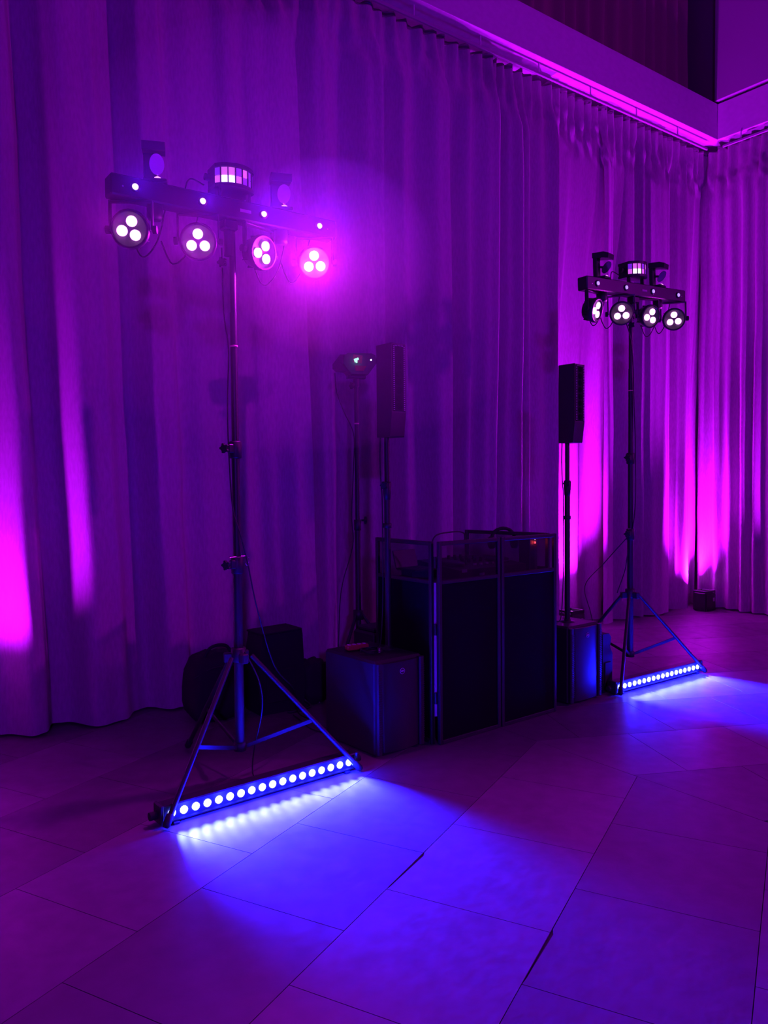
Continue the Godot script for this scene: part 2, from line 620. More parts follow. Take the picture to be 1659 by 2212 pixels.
func curtains() -> void:
	var none := func(_u: float) -> float: return 0.0
	var g := "tall pale drapes round the hall"
	var kn := []
	var rng := RandomNumberGenerator.new()
	rng.seed = 4
	var u := -8.6
	while u < -0.35:
		kn.append([u, -0.02 + rng.randf() * 0.03])
		kn.append([u + 0.15 + rng.randf() * 0.05, 0.13 + rng.randf() * 0.07])
		u += 0.30 + rng.randf() * 0.1
	kn = kn.filter(func(e): return e[0] < -0.2)
	kn += [[-0.12, -0.03], [-0.03, 0.02], [0.11, 0.165], [0.16, 0.15], [0.235, 0.0], [0.31, 0.02], [0.44, 0.205], [0.60, 0.165], [0.72, 0.02], [0.80, -0.012], [0.92, 0.14], [1.03, 0.135], [1.13, -0.02], [1.27, 0.02], [1.40, 0.01], [1.52, 0.07], [1.62, 0.04], [1.72, 0.10], [1.86, 0.21], [1.955, 0.215]]
	curtain("leftmost long curtain panel with broad folds behind the near light stand", kn, P0, D, N, 0.015, TOP, M.drape, func(x: float) -> float: return -0.034 if x < 1.4 else -0.026, g)
	kn = [[1.88, 0.10], [1.97, -0.10], [2.08, -0.12], [2.20, 0.0], [2.25, 0.02], [2.30, -0.10], [2.42, -0.13], [2.60, 0.03], [2.68, 0.07], [2.74, -0.06], [2.80, -0.08], [2.92, 0.04], [2.99, -0.03], [3.08, -0.07], [3.25, 0.06], [3.335, 0.07], [3.39, -0.07], [3.47, -0.09], [3.57, 0.03], [3.63, -0.03], [3.74, 0.05], [3.81, 0.08], [3.88, -0.06], [3.97, -0.08], [4.06, 0.0], [4.16, 0.06], [4.22, -0.05], [4.29, 0.03], [4.36, -0.04], [4.48, 0.0], [4.58, -0.02], [4.68, 0.03]]
	for e in kn:
		e[1] = e[1] * 1.45
	curtain("middle long curtain panel behind the DJ booth", kn, P0, D, N, 0.015, TOP, M.drape, func(x: float) -> float: return 0.028 * exp(-pow((x - 3.8) / 0.3, 2.0)) - 0.02 * exp(-pow((x - 1.95) / 0.4, 2.0)), g)
	kn = [[4.62, -0.12], [4.70, -0.20], [4.82, -0.30], [4.92, -0.22], [5.00, -0.30], [5.12, -0.24], [5.22, -0.19], [5.30, -0.24], [5.44, -0.28], [5.60, -0.22], [5.85, -0.3]]
	curtain("narrow set-back curtain panel lit bright magenta behind the far speaker", kn, P0, D, N, 0.015, TOP, M.drape, none, g, true, 0.2)
	kn = [[5.40, -0.02], [5.44, 0.0], [5.55, -0.03], [5.62, -0.12], [5.67, -0.15], [5.80, -0.05], [5.88, -0.03], [5.95, -0.11], [6.02, -0.14], [6.07, -0.03], [6.10, -0.12], [6.22, -0.01], [6.34, 0.02], [6.46, 0.0], [6.53, -0.12], [6.60, -0.17], [6.70, -0.06], [6.80, -0.02], [6.87, -0.03]]
	curtain("long curtain panel behind the far light stand", kn, P0, D, N, 0.015, TOP, M.drape, none, g)
	kn = [[6.80, -0.16], [6.90, -0.22], [6.98, -0.17], [7.06, -0.25], [7.13, -0.19], [7.20, -0.21], [7.24, -0.18]]
	curtain("narrow curtain strip glowing pink in the corner", kn, P0, D, N, 0.015, TOP, M.drape, none, g, true, 0.3)
	kn = []
	u = -0.12
	while u < 3.9:
		kn.append([u, -0.045 + rng.randf() * 0.02])
		kn.append([u + 0.075 + rng.randf() * 0.02, 0.03 + rng.randf() * 0.03])
		u += 0.135 + rng.randf() * 0.035
	curtain("curtain with narrow regular folds on the right wall", kn, P0 + D * 7.17, N, -D, 0.015, TOP, M.drape, none, g)
	kn = []
	u = -2.0
	while u < 6.8:
		kn.append([u, -0.05 + rng.randf() * 0.03])
		kn.append([u + 0.08 + rng.randf() * 0.03, 0.02 + rng.randf() * 0.05])
		u += 0.17 + rng.randf() * 0.07
	curtain("dark reddish curtain hanging in the gallery above the bulkhead", kn, P0 - N * 0.1, D, N, SOFFIT + 0.385, 8.1, M.upper_drape, none, "", false)

# ------------------------------------------------------------------ floor uplights and unseen wash lamps
func uplight(at: Vector3, deg: float, aim: Vector3, label: String, energy: float) -> void:
	var t := thing("floor_uplight", label, "uplight", at, deg_to_rad(deg), "floor uplights along the curtains")
	var st := S()
	extrude(st, Vector3(0, 0.098, 0), Basis(Vector3.BACK, Vector3.UP, Vector3.LEFT), PackedVector2Array([Vector2(-0.075, -0.092), Vector2(0.075, -0.092), Vector2(0.08, -0.085), Vector2(0.08, 0.078), Vector2(0.07, 0.09), Vector2(-0.07, 0.096), Vector2(-0.08, 0.085), Vector2(-0.08, -0.085)]), 0.17)
	obj("housing", st, M.black_metal, t)
	for s in [-1, 1]:
		st = S()
		box(st, Vector3(0.091 * s, 0.1, 0), Vector3(0.012, 0.19, 0.13), 0.003)
		obj("side_plate", st, M.black_plastic, t)
		for z in [-0.055, 0.055]:
			st = S()
			cyl(st, Vector3(0.07 * s, 0.0, z), Vector3(0.07 * s, 0.008, z), 0.012, 10)
			obj("rubber_foot", st, M.rubber, t)
	for i in 4:
		st = S()
		lathe(st, Vector3([-0.035, 0.035][i % 2], 0.19, [-0.035, 0.035][i / 2]), Basis(), [Vector2(0.024, 0), Vector2(0.0, 0.008)], 10)
		obj("lens", st, M.uplight_lens, t)
	for e in [[0.0, 0.074, 0.17, 0.012], [0.0, -0.074, 0.17, 0.012], [0.079, 0.0, 0.012, 0.14], [-0.079, 0.0, 0.012, 0.14]]:
		st = S()
		box(st, Vector3(e[0], 0.202, e[1]), Vector3(e[2], 0.032, e[3]), 0.002)
		obj("rim", st, M.black_metal, t)
	st = S()
	box(st, Vector3(0.05, 0.12, 0.0815), Vector3(0.03, 0.04, 0.002), 0.0)
	obj("display", st, M.grey_strip, t)
	var b := t.basis.inverse()
	spot(t, Vector3(0, 0.225, 0), b * (Vector3.UP + aim), MAGENTA, energy, 47.0, 0.05)

func unseen_wash_lamps() -> void:
	# unseen wash lamps, out of view, placed to light the long curtain: position, aim, strength
	var lamps := [
		[wp(7.2, 6.2, 3.4), -D - N * 0.65 + Vector3.UP * 0.02, 30.0, UNSEEN_PURPLE, "unseen purple lamp out of view at right, lighting the curtain folds"],
		[wp(-4.0, 10.5, 3.0), -N + D * 0.65 - Vector3.UP * 0.02, 42.0, VIOLET, "unseen violet lamp out of view behind the camera, lighting the long curtain"],
	]
	for a in lamps:
		var f: Vector3 = a[1].normalized()
		var t := thing("unseen_wash_lamp", a[4], "wash lamp", a[0])
		var y := f
		var x := Vector3.UP.cross(y).normalized()
		var bas := Basis(x, y, x.cross(y))
		var st := S()
		lathe(st, Vector3.ZERO, bas, [Vector2(0.0, -0.16), Vector2(0.12, -0.15), Vector2(0.18, -0.04), Vector2(0.18, 0.02), Vector2(0.165, 0.02), Vector2(0.16, 0.0)], 24)
		obj("housing", st, M.black_metal, t)
		st = S()
		lathe(st, Vector3.ZERO, bas, [Vector2(0.16, 0.0), Vector2(0.0, 0.004)], 24)
		obj("lens", st, M.unseen_wash_lens, t)
		st = S()
		cyl(st, -f * 0.15, -f * 0.15 + (D * 0.28 if a[3] == UNSEEN_PURPLE else N * 0.34), 0.02, 10)
		obj("arm", st, M.black_metal, t)
		spot(t, f * 0.03, f, a[3], E_UNSEEN_WASH * a[2], 62.0, 0.15)

# ------------------------------------------------------------------ light stands
func stand_set(at: Vector3, deg: float, i: int) -> void:
	var near := i == 0
	var which: String = ["near left", "far right"][i]
	var th := deg_to_rad(deg)
	tripod(at, th, "tall black tripod light stand at the %s" % which)
	var bt := deg_to_rad(35.5)
	var ctr := at + Basis(Vector3.UP, bt) * Vector3([-0.02, 0.01][i], 0, 0.02)
	var lb := light_bar(ctr + Vector3(0, [2.658, 2.745][i], 0), bt, i, which)
	if i == 1:
		lb.rotation = Vector3(0, bt, deg_to_rad(2.5))
	led_bar(at, th, i)

func knob(parent: Node, at: Vector3, dir: Vector3, r := 0.018) -> void:
	var st := S()
	cyl(st, at, at + dir * 0.018, 0.006, 8)
	cyl(st, at + dir * 0.018, at + dir * 0.036, r, 12, r * 0.92)
	for k in 5:
		var a := TAU * k / 5
		var s := dir.cross(Vector3.UP).normalized()
		var o := at + (s * cos(a) + Vector3.UP * sin(a)) * r
		cyl(st, o + dir * 0.02, o + dir * 0.034, 0.006, 8)
	obj("clamp_knob", st, M.rubber, parent)

func tripod(at: Vector3, th: float, label: String) -> void:
	var t := thing("light_stand", label, "light stand", at, th, "tripod stands of the stage lights")
	var st := S()
	cyl(st, Vector3(0, 0.15, 0), Vector3(0, 1.04, 0), 0.0225, 20)
	obj("lower_tube", st, M.black_metal, t)
	st = S()
	cyl(st, Vector3(0, 0.98, 0), Vector3(0, 1.58, 0), 0.019, 20)
	obj("middle_tube", st, M.black_metal, t)
	st = S()
	cyl(st, Vector3(0, 1.52, 0), Vector3(0, 2.2, 0), 0.0165, 20)
	cyl(st, Vector3(0, 2.2, 0), Vector3(0, 2.625, 0), 0.0145, 20)
	obj("upper_tube", st, M.black_metal, t)
	for y in [1.03, 1.57]:
		st = S()
		lathe(st, Vector3(0, y, 0), Basis(), [Vector2(0.0, -0.045), Vector2(0.026, -0.045), Vector2(0.029, -0.04), Vector2(0.029, 0.03), Vector2(0.025, 0.035), Vector2(0.0, 0.035)], 20)
		box(st, Vector3(-0.03, y, 0.012), Vector3(0.03, 0.04, 0.022), 0.004)
		obj("collar", st, M.black_plastic, t)
		knob(t, Vector3(-0.045, y, 0.012), Vector3(-0.9, 0, 0.43).normalized())
	st = S()
	lathe(st, Vector3(0, 2.045, 0), Basis(), [Vector2(0.0, -0.004), Vector2(0.0185, -0.004), Vector2(0.0185, 0.004), Vector2(0.0, 0.004)], 16)
	obj("ring", st, M.ring, t).set_meta("label", "pale ring")
	st = S()
	cyl(st, Vector3(-0.05, 1.065, 0.02), Vector3(0.05, 1.065, 0.0), 0.004, 8)
	tube(st, curve([Vector3(0.05, 1.065, 0), Vector3(0.06, 1.05, 0.004), Vector3(0.052, 1.02, 0.006), Vector3(0.04, 1.03, 0.006)], 5), 0.0018, 6)
	obj("safety_pin", st, M.chrome, t).set_meta("label", "bright metal safety pin")
	st = S()
	lathe(st, Vector3(0, 0.60, 0), Basis(), [Vector2(0.0, -0.03), Vector2(0.034, -0.03), Vector2(0.036, -0.025), Vector2(0.036, 0.03), Vector2(0.03, 0.035), Vector2(0.0, 0.035)], 20)
	for k in 3:
		box(st, yaw(30 + 120 * k + 0) * Vector3(0.045, 0, 0) + Vector3(0, 0.59, 0), Vector3(0.05, 0.045, 0.034), 0.005, yaw(30 + 120 * k))
	obj("crown", st, M.black_plastic, t)
	st = S()
	lathe(st, Vector3(0, 0.165, 0), Basis(), [Vector2(0.0, -0.02), Vector2(0.03, -0.02), Vector2(0.03, 0.02), Vector2(0.0, 0.02)], 20)
	obj("hub", st, M.black_plastic, t)
	for k in 3:
		var o := Vector3(cos(deg_to_rad(-30 + 120 * k)), 0, -sin(deg_to_rad(-30 + 120 * k)))
		var s := o.cross(Vector3.UP)
		st = S()
		var a := o * 0.06 + Vector3(0, 0.595, 0)
		var b := o * 0.575 + Vector3(0, 0.016, 0)
		cyl(st, a, b, 0.0115, 12)
		var leg := obj("leg", st, M.black_metal, t)
		st = S()
		var e := (b - a).normalized()
		lathe(st, b - e * 0.03, Basis(Quaternion(Vector3.UP, e)), [Vector2(0.0125, -0.02), Vector2(0.0165, -0.015), Vector2(0.0165, 0.025), Vector2(0.011, 0.034), Vector2(0.0, 0.034)], 14)
		obj("rubber_foot", st, M.rubber, leg)
		st = S()
		var m := a.lerp(b, 0.56)
		var hb := o * 0.03 + Vector3(0, 0.165, 0)
		var c := (m - hb).normalized()
		box(st, (m + hb) * 0.5, Vector3((m - hb).length(), 0.02, 0.008), 0.002, Basis(c, s.cross(c) * -1.0, s * 1.0).orthonormalized())
		obj("brace", st, M.black_metal, t)

# one bar: four small cans below, four strobe lamps in its face, two mirror scanners and a derby lamp on top
func light_bar(at: Vector3, th: float, i: int, which: String) -> Node3D:
	var t := thing("light_bar", "black stage light bar with four lamp cans on the %s stand" % which, "light bar", at, th, "stage light bars on stands")
	var near := i == 0
	var st := S()
	box(st, Vector3(0, 0, 0), Vector3(1.10, 0.088, 0.085), 0.006)
	var body := obj("bar", st, M.black_metal, t)
	st = S()
	box(st, Vector3(0.06, -0.002, 0.0432), Vector3(0.055, 0.013, 0.002), 0.0)
	obj("badge", st, M.grey_strip, body)
	for k in 4:
		st = S()
		cyl(st, Vector3(-0.5 + 0.333 * k, -0.005, 0.041), Vector3(-0.5 + 0.333 * k, -0.005, 0.0435), 0.004, 8)
		obj("screw", st, M.steel, body)
	st = S()
	box(st, Vector3(0, -0.065, -0.01), Vector3(0.07, 0.045, 0.06), 0.006)
	cyl(st, Vector3(0, -0.20, -0.02), Vector3(0, -0.05, -0.02), 0.021, 18)
	obj("stand_socket", st, M.black_metal, t)
	knob(t, Vector3(-0.02, -0.24, -0.015), Vector3(-0.8, 0, 0.6))
	# strobe lamps
	for k in 4:
		var x := -0.45 + 0.30 * k
		var sl := Node3D.new()
		sl.name = "strobe_lamp"
		t.add_child(sl, true)
		st = S()
		lathe(st, Vector3(x, 0.0, 0.042), Basis(Vector3.RIGHT, Vector3.BACK, Vector3.DOWN), [Vector2(0.0, 0), Vector2(0.021, 0), Vector2(0.021, 0.007), Vector2(0.014, 0.009), Vector2(0.012, 0.004)], 20)
		obj("bezel", st, M.black_plastic, sl)
		st = S()
		lathe(st, Vector3(x, 0.0, 0.046), Basis(Vector3.RIGHT, Vector3.BACK, Vector3.DOWN), [Vector2(0.0135, 0), Vector2(0.0125, 0.008), Vector2(0.0, 0.0145)], 12)
		obj("lens", st, M.strobe_led if near else M.strobe_dim, sl)
		spot(sl, Vector3(x, 0.0, 0.066), Vector3.BACK, Color(0.08, 0.004, 1.0), 0.8 if near else 0.15, 80.0, 0.012, 0.5)
	# cans
	var turn: Array = [[2, 9, 52, 5], [50, -13, 22, -8]][i]
	var tilt: Array = [[-12, -16, -10, -16.5], [-14, -12, -12, -12]][i]
	for k in 4:
		var x := -0.455 + 0.30 * k
		var b := yaw(turn[k] - rad_to_deg(th)) * Basis(Vector3.RIGHT, deg_to_rad(-tilt[k]))
		can(t, Vector3(x, -0.168, 0.005), b, i, k)
	for a in [[-0.345], [0.27]]:
		scanner(t, Vector3(a[0], 0.044, 0.0), i, a[0] < 0)
	derby(t, Vector3(0.02, 0.044, 0.0))
	# wiring under the bar
	for w in [[-0.43, -0.3, -0.16], [-0.3, -0.15, -0.17], [0.14, 0.30, -0.2], [0.30, 0.43, -0.17]]:
		st = S()
		tube(st, curve([Vector3(w[0], -0.17, -0.07), Vector3(lerpf(w[0], w[1], 0.3), w[2] - 0.1, -0.05), Vector3(lerpf(w[0], w[1], 0.75), w[2] - 0.03, -0.03), Vector3(w[1], -0.05, -0.01)], 6), 0.0035, 6)
		obj("lamp_cable", st, M.cable, t)
	st = S()
	tube(st, curve([Vector3(-0.10, 0.11, -0.05), Vector3(-0.16, 0.13, -0.06), Vector3(-0.19, 0.08, -0.05), Vector3(-0.18, 0.03, -0.04)], 6), 0.0035, 6)
	obj("lamp_cable", st, M.cable, t)
	return t

func can(t: Node3D, at: Vector3, b: Basis, i: int, k: int) -> void:
	var c := Node3D.new()
	c.name = "lamp_can"
	t.add_child(c, true)
	c.position = at
	var flat := yaw(rad_to_deg(b.get_euler().y))
	# yoke: a bent strap from the bar down both sides
	var st := S()
	box(st, Vector3(0, 0.118, 0), Vector3(0.178, 0.008, 0.026), 0.002, flat)
	for s in [-1, 1]:
		box(st, flat * Vector3(0.089 * s, 0.058, 0), Vector3(0.008, 0.128, 0.026), 0.002, flat)
	obj("yoke", st, M.black_metal, c)
	for s in [-1, 1]:
		st = S()
		cyl(st, flat * Vector3(0.09 * s, 0, 0), flat * Vector3(0.108 * s, 0, 0), 0.017, 12)
		obj("yoke_knob", st, M.rubber, c)
	st = S()
	var ax := Basis(b.x, b.z, -b.y)
	lathe(st, Vector3.ZERO, ax, [Vector2(0.0, -0.055), Vector2(0.055, -0.055), Vector2(0.064, -0.048), Vector2(0.078, 0.0), Vector2(0.082, 0.012), Vector2(0.082, 0.028), Vector2(0.078, 0.034), Vector2(0.070, 0.034), Vector2(0.068, 0.024), Vector2(0.0, 0.024)], 28)
	obj("housing", st, M.black_plastic, c)
	for j in 10:
		st = S()
		var a := TAU * j / 10
		box(st, b * Vector3(cos(a) * 0.071, sin(a) * 0.071, -0.024), Vector3(0.004, 0.012, 0.04), 0.001, b * Basis(Vector3.BACK, a + PI / 2))
		obj("cooling_fin", st, M.black_plastic, c)
	var hot := i == 0 and k == 3
	for j in 3:
		st = S()
		var a: float = PI / 2 + TAU * j / 3 + [-0.32, 0.0, -0.3, 0.05][k]
		lathe(st, b * Vector3(cos(a) * 0.033, sin(a) * 0.033, 0.024), ax, [Vector2(0.0225, 0), Vector2(0.0225, 0.008), Vector2(0.0, 0.014)], 16)
		obj("lens", st, M.par_hot if hot else M.par_led, c)
	spot(c, b * Vector3(0, 0, 0.065), b * Vector3(0, 0, 1), PINK, E_PAR * (1.6 if hot else 1.0) * (1.0 if i == 0 else 0.6), 18.0, 0.05)
	spot(c, b * Vector3(0, 0, 0.05), b * Vector3(0, 0, 1), PINK, (3.0 if hot else [0.05, 0.7, 0.05, 3.0][k]) if i == 0 else 0.1, 84.0, 0.03, 0.4)

func scanner(t: Node3D, at: Vector3, i: int, first: bool) -> void:
	var c := Node3D.new()
	c.name = "mirror_scanner"
	t.add_child(c, true)
	c.position = at
	c.rotation.y = deg_to_rad(-22.0 if i == 0 else 16.0)
	var st := S()
	box(st, Vector3(0, 0.008, 0.0), Vector3(0.10, 0.016, 0.09), 0.004)
	obj("base_plate", st, M.black_plastic, c)
	st = S()
	box(st, Vector3(-0.02, 0.085, -0.028), Vector3(0.06, 0.15, 0.03), 0.005)
	obj("back_post", st, M.black_plastic, c)
	st = S()
	extrude(st, Vector3(-0.005, 0.155, 0.005), Basis(Vector3.BACK, Vector3.UP, Vector3.LEFT), PackedVector2Array([Vector2(-0.05, -0.012), Vector2(0.03, -0.022), Vector2(0.062, -0.03), Vector2(0.066, 0.004), Vector2(0.03, 0.018), Vector2(-0.05, 0.022)]), 0.095)
	obj("hood", st, M.black_plastic, c)
	var tl := Basis(Vector3.RIGHT, deg_to_rad(28.0)) if i == 0 else Basis(Vector3.UP, deg_to_rad(-22.0)) * Basis(Vector3.RIGHT, deg_to_rad(30.0)) * Basis(Vector3.BACK, deg_to_rad(-25.0))
	st = S()
	var el := PackedVector2Array()
	for k in 28:
		el.append(Vector2(cos(TAU * k / 28) * 0.031, sin(TAU * k / 28) * 0.043))
	extrude(st, Vector3(0.008, 0.078, 0.03), tl, el, 0.005, true)
	var mr := obj("mirror", st, M.mirror, c)
	st = S()
	cyl(st, Vector3(0.0, 0.085, -0.012), Vector3(0.006, 0.08, 0.024), 0.008, 10)
	obj("tilt_motor", st, M.black_plastic, c)
	st = S()
	lathe(st, Vector3(0.01, 0.016, 0.025), Basis(Vector3.RIGHT, 0.3), [Vector2(0.015, 0.0), Vector2(0.013, 0.008), Vector2(0.0, 0.013)], 8)
	obj("lamp_lens", st, M.scan_glow, c)
	st = S()
	lathe(st, Vector3(-0.005, -0.15, 0.0), Basis(), [Vector2(0.0, 0.0), Vector2(0.028, 0.0), Vector2(0.034, 0.012), Vector2(0.034, 0.062), Vector2(0.0, 0.062)], 18)
	obj("pan_motor", st, M.black_plastic, c)

func derby(t: Node3D, at: Vector3) -> void:
	var c := Node3D.new()
	c.name = "derby_lamp"
	t.add_child(c, true)
	c.position = at
	for s in [-1, 1]:
		var st := S()
		box(st, Vector3(0.075 * s, 0.028, 0), Vector3(0.014, 0.056, 0.03), 0.002)
		obj("bracket", st, M.black_metal, c)
	var R := 0.115
	var y := 0.098
	# body with a rounded front
	var out := PackedVector2Array([Vector2(-0.09, -0.08), Vector2(0.09, -0.08)])
	for k in 13:
		var a := lerpf(-1.0, 1.0, k / 12.0)
		out.append(Vector2(sin(-a) * R, cos(a) * R - 0.045))
	for s in [-1, 1]:
		var st := S()
		extrude(st, Vector3(0, y + 0.044 * s, 0), Basis(Vector3.RIGHT, Vector3.BACK, Vector3.UP * -1.0), out, 0.016)
		obj("lid" if s > 0 else "floor_plate", st, M.black_plastic, c)
	var st := S()
	box(st, Vector3(0, y, -0.035), Vector3(0.185, 0.08, 0.085), 0.006)
	obj("housing", st, M.black_plastic, c)
	var kinds := ["derby_violet", "derby_pink", "derby_pink", "derby_violet", "derby_pink", "derby_violet", "derby_violet"]
	for k in 7:
		var a := lerpf(-0.93, 0.93, k / 6.0)
		var b := yaw(rad_to_deg(a))
		for r in 2:
			st = S()
			box(st, b * Vector3(0, 0, R - 0.012) + Vector3(0, y + [0.018, -0.018][r], -0.045), Vector3(0.027, 0.033, 0.005), 0.0, b)
			obj("lens_pane", st, M.derby_white if r == 1 and (k == 1 or k == 2) else M[kinds[(k + r) % 7]], c)
		if k < 6:
			var e := lerpf(-0.93, 0.93, (k + 0.5) / 6.0)
			st = S()
			box(st, yaw(rad_to_deg(e)) * Vector3(0, 0, R - 0.008) + Vector3(0, y, -0.045), Vector3(0.005, 0.074, 0.008), 0.0, yaw(rad_to_deg(e)))
			obj("divider", st, M.black_plastic, c)
	st = S()
	cyl(st, Vector3(-0.1, y, -0.03), Vector3(-0.125, y, -0.03), 0.016, 12)
	obj("clamp_knob", st, M.rubber, c)

# long LED bar lying between the two front feet
func led_bar(at: Vector3, th: float, i: int) -> void:
	var b := Basis(Vector3.UP, th)
	var o := at + b * Vector3([0.0, 0.0][i], 0, 0.225)
	var t := thing("led_bar", ["black floor LED bar shining blue between the near stand's feet", "black floor LED bar shining blue between the far stand's feet"][i], "LED bar", o, th, "floor LED bars")
	var st := S()
	# channel with a lower lip in front
	extrude(st, Vector3(0, 0.048, 0), Basis(Vector3.BACK, Vector3.UP, Vector3.LEFT), PackedVector2Array([Vector2(-0.035, -0.036), Vector2(0.03, -0.036), Vector2(0.033, -0.03), Vector2(0.022, -0.026), Vector2(0.022, 0.030), Vector2(0.03, 0.034), Vector2(0.027, 0.040), Vector2(-0.028, 0.040), Vector2(-0.035, 0.033)]), 0.985)
	obj("housing", st, M.black_metal, t)
	for s in [-1, 1]:
		st = S()
		box(st, Vector3(0.5 * s, 0.05, -0.002), Vector3(0.016, 0.082, 0.072), 0.004)
		obj("end_cap", st, M.black_plastic, t)
		st = S()
		box(st, Vector3(0.44 * s, 0.006, -0.005), Vector3(0.03, 0.012, 0.09), 0.003)
		obj("foot_bracket", st, M.black_metal, t)
		st = S()
		cyl(st, Vector3(0.505 * s, 0.045, -0.005), Vector3(0.54 * s, 0.045, -0.005), 0.017, 12)
		obj("end_knob", st, M.rubber, t)
	for k in 18:
		var x := lerpf(-0.455, 0.455, k / 17.0)
		st = S()
		lathe(st, Vector3(x, 0.048, 0.0215), Basis(Vector3.RIGHT, Vector3.BACK, Vector3.DOWN), [Vector2(0.0175, 0), Vector2(0.0175, 0.006), Vector2(0.0, 0.0115)], 12)
		obj("lens", st, M.blue_led, t)
		spot(t, Vector3(x, 0.048, 0.040), Vector3(0, -0.26, 1), BLUE, E_LED, 19.0, 0.008)
		if k % 3 == 1:
			omni(t, Vector3(x + 0.026, 0.052, 0.07), BLUE, 0.2, 0.02)

# ------------------------------------------------------------------ speakers
func speakers() -> void:
	var th := deg_to_rad(39.4)
	var b := Basis(Vector3.UP, th)
	var fronts := [Vector3(-0.038, 0, -3.943), Vector3(1.160, 0, -4.860)]
	var poles := [Vector3(0.018, 0.496, -4.30), Vector3(1.185, 0.496, -5.085)]
	for i in 2:
		var o: Vector3 = fronts[i] + b * Vector3(0.163, 0, -0.235)
		var t := thing("subwoofer", ["black subwoofer box in front of the near end of the booth", "black subwoofer box at the far end of the booth"][i], "subwoofer", o, th, "column speaker subwoofers")
		var st := S()
		box(st, Vector3(0, 0.25, -0.012), Vector3(0.326, 0.49, 0.44), 0.012)
		var body := obj("cabinet", st, M.black_wood, t)
		for s in [-1, 1]:
			for z in [-0.17, 0.15]:
				st = S()
				cyl(st, Vector3(0.12 * s, 0, z), Vector3(0.12 * s, 0.012, z), 0.018, 12)
				obj("rubber_foot", st, M.rubber, body)
		# bowed grille
		var arc := PackedVector2Array()
		for k in 13:
			var x := lerpf(-0.125, 0.125, k / 12.0)
			arc.append(Vector2(x, 0.012 + 0.016 * (1.0 - pow(x / 0.125, 2.0))))
		arc.append(Vector2(0.125, 0.0))
		arc.append(Vector2(-0.125, 0.0))
		st = S()
		extrude(st, Vector3(0, 0.25, 0.207), Basis(Vector3.RIGHT, Vector3.BACK, Vector3.DOWN), arc, 0.46, true)
		var gr := obj("grille", st, M.black_metal, t)
		for s in [-1, 1]:
			st = S()
			extrude(st, Vector3(0.144 * s, 0.25, 0.214), Basis(Vector3.RIGHT, Vector3.BACK, Vector3.DOWN), PackedVector2Array([Vector2(-0.018, -0.005), Vector2(0.018, -0.005), Vector2(0.018, 0.006), Vector2(0.01, 0.016), Vector2(-0.01, 0.016), Vector2(-0.018, 0.010)]), 0.47)
			var rail := obj("front_rail", st, M.black_plastic, t)
			st = S()
			for k in 34:
				box(st, Vector3(0.144 * s, 0.055 + 0.0118 * k, 0.2315), Vector3(0.024, 0.005, 0.004), 0.001)
			obj("vent_ribs", st, M.black_plastic, rail)
		st = S()
		lathe(st, Vector3(0.0, 0.43, 0.231), Basis(Vector3.RIGHT, Vector3.BACK, Vector3.DOWN), [Vector2(0.0165, 0), Vector2(0.0165, 0.004), Vector2(0.0145, 0.005), Vector2(0.0, 0.005)], 24)
		var badge := obj("badge", st, M.black_plastic, t)
		st = S()
		lathe(st, Vector3(0.0, 0.43, 0.2355), Basis(Vector3.RIGHT, Vector3.BACK, Vector3.DOWN), [Vector2(0.0145, 0), Vector2(0.0145, 0.001), Vector2(0.0155, 0.001), Vector2(0.0155, 0.0)], 24)
		obj("badge_ring", st, M.white_print, badge)
		var tm := TextMesh.new()
		tm.text = "RCF"
		tm.font_size = 16
		tm.pixel_size = 0.00062
		tm.depth = 0.001
		var f := SystemFont.new()
		f.font_names = PackedStringArray(["Droid Sans"])
		f.font_weight = 700
		tm.font = f
		tm.material = M.white_print
		var lt := MeshInstance3D.new()
		lt.name = "lettering"
		lt.mesh = tm
		lt.position = Vector3(0.0, 0.43, 0.2368)
		badge.add_child(lt)
		# side handle, pole socket
		st = S()
		box(st, Vector3(0.168, 0.33, -0.04), Vector3(0.012, 0.05, 0.14), 0.004)
		obj("side_handle", st, M.black_plastic, t)
		st = S()
		var base := b.inverse() * (Vector3(poles[i].x, 0, poles[i].z) - o)
		lathe(st, Vector3(base.x, 0.494, base.z), Basis(), [Vector2(0.0, 0.0), Vector2(0.05, 0.0), Vector2(0.048, 0.006), Vector2(0.022, 0.008), Vector2(0.022, 0.02), Vector2(0.0, 0.02)], 20)
		obj("pole_socket", st, M.black_metal, t)
		pole_and_column(poles[i], th, i)

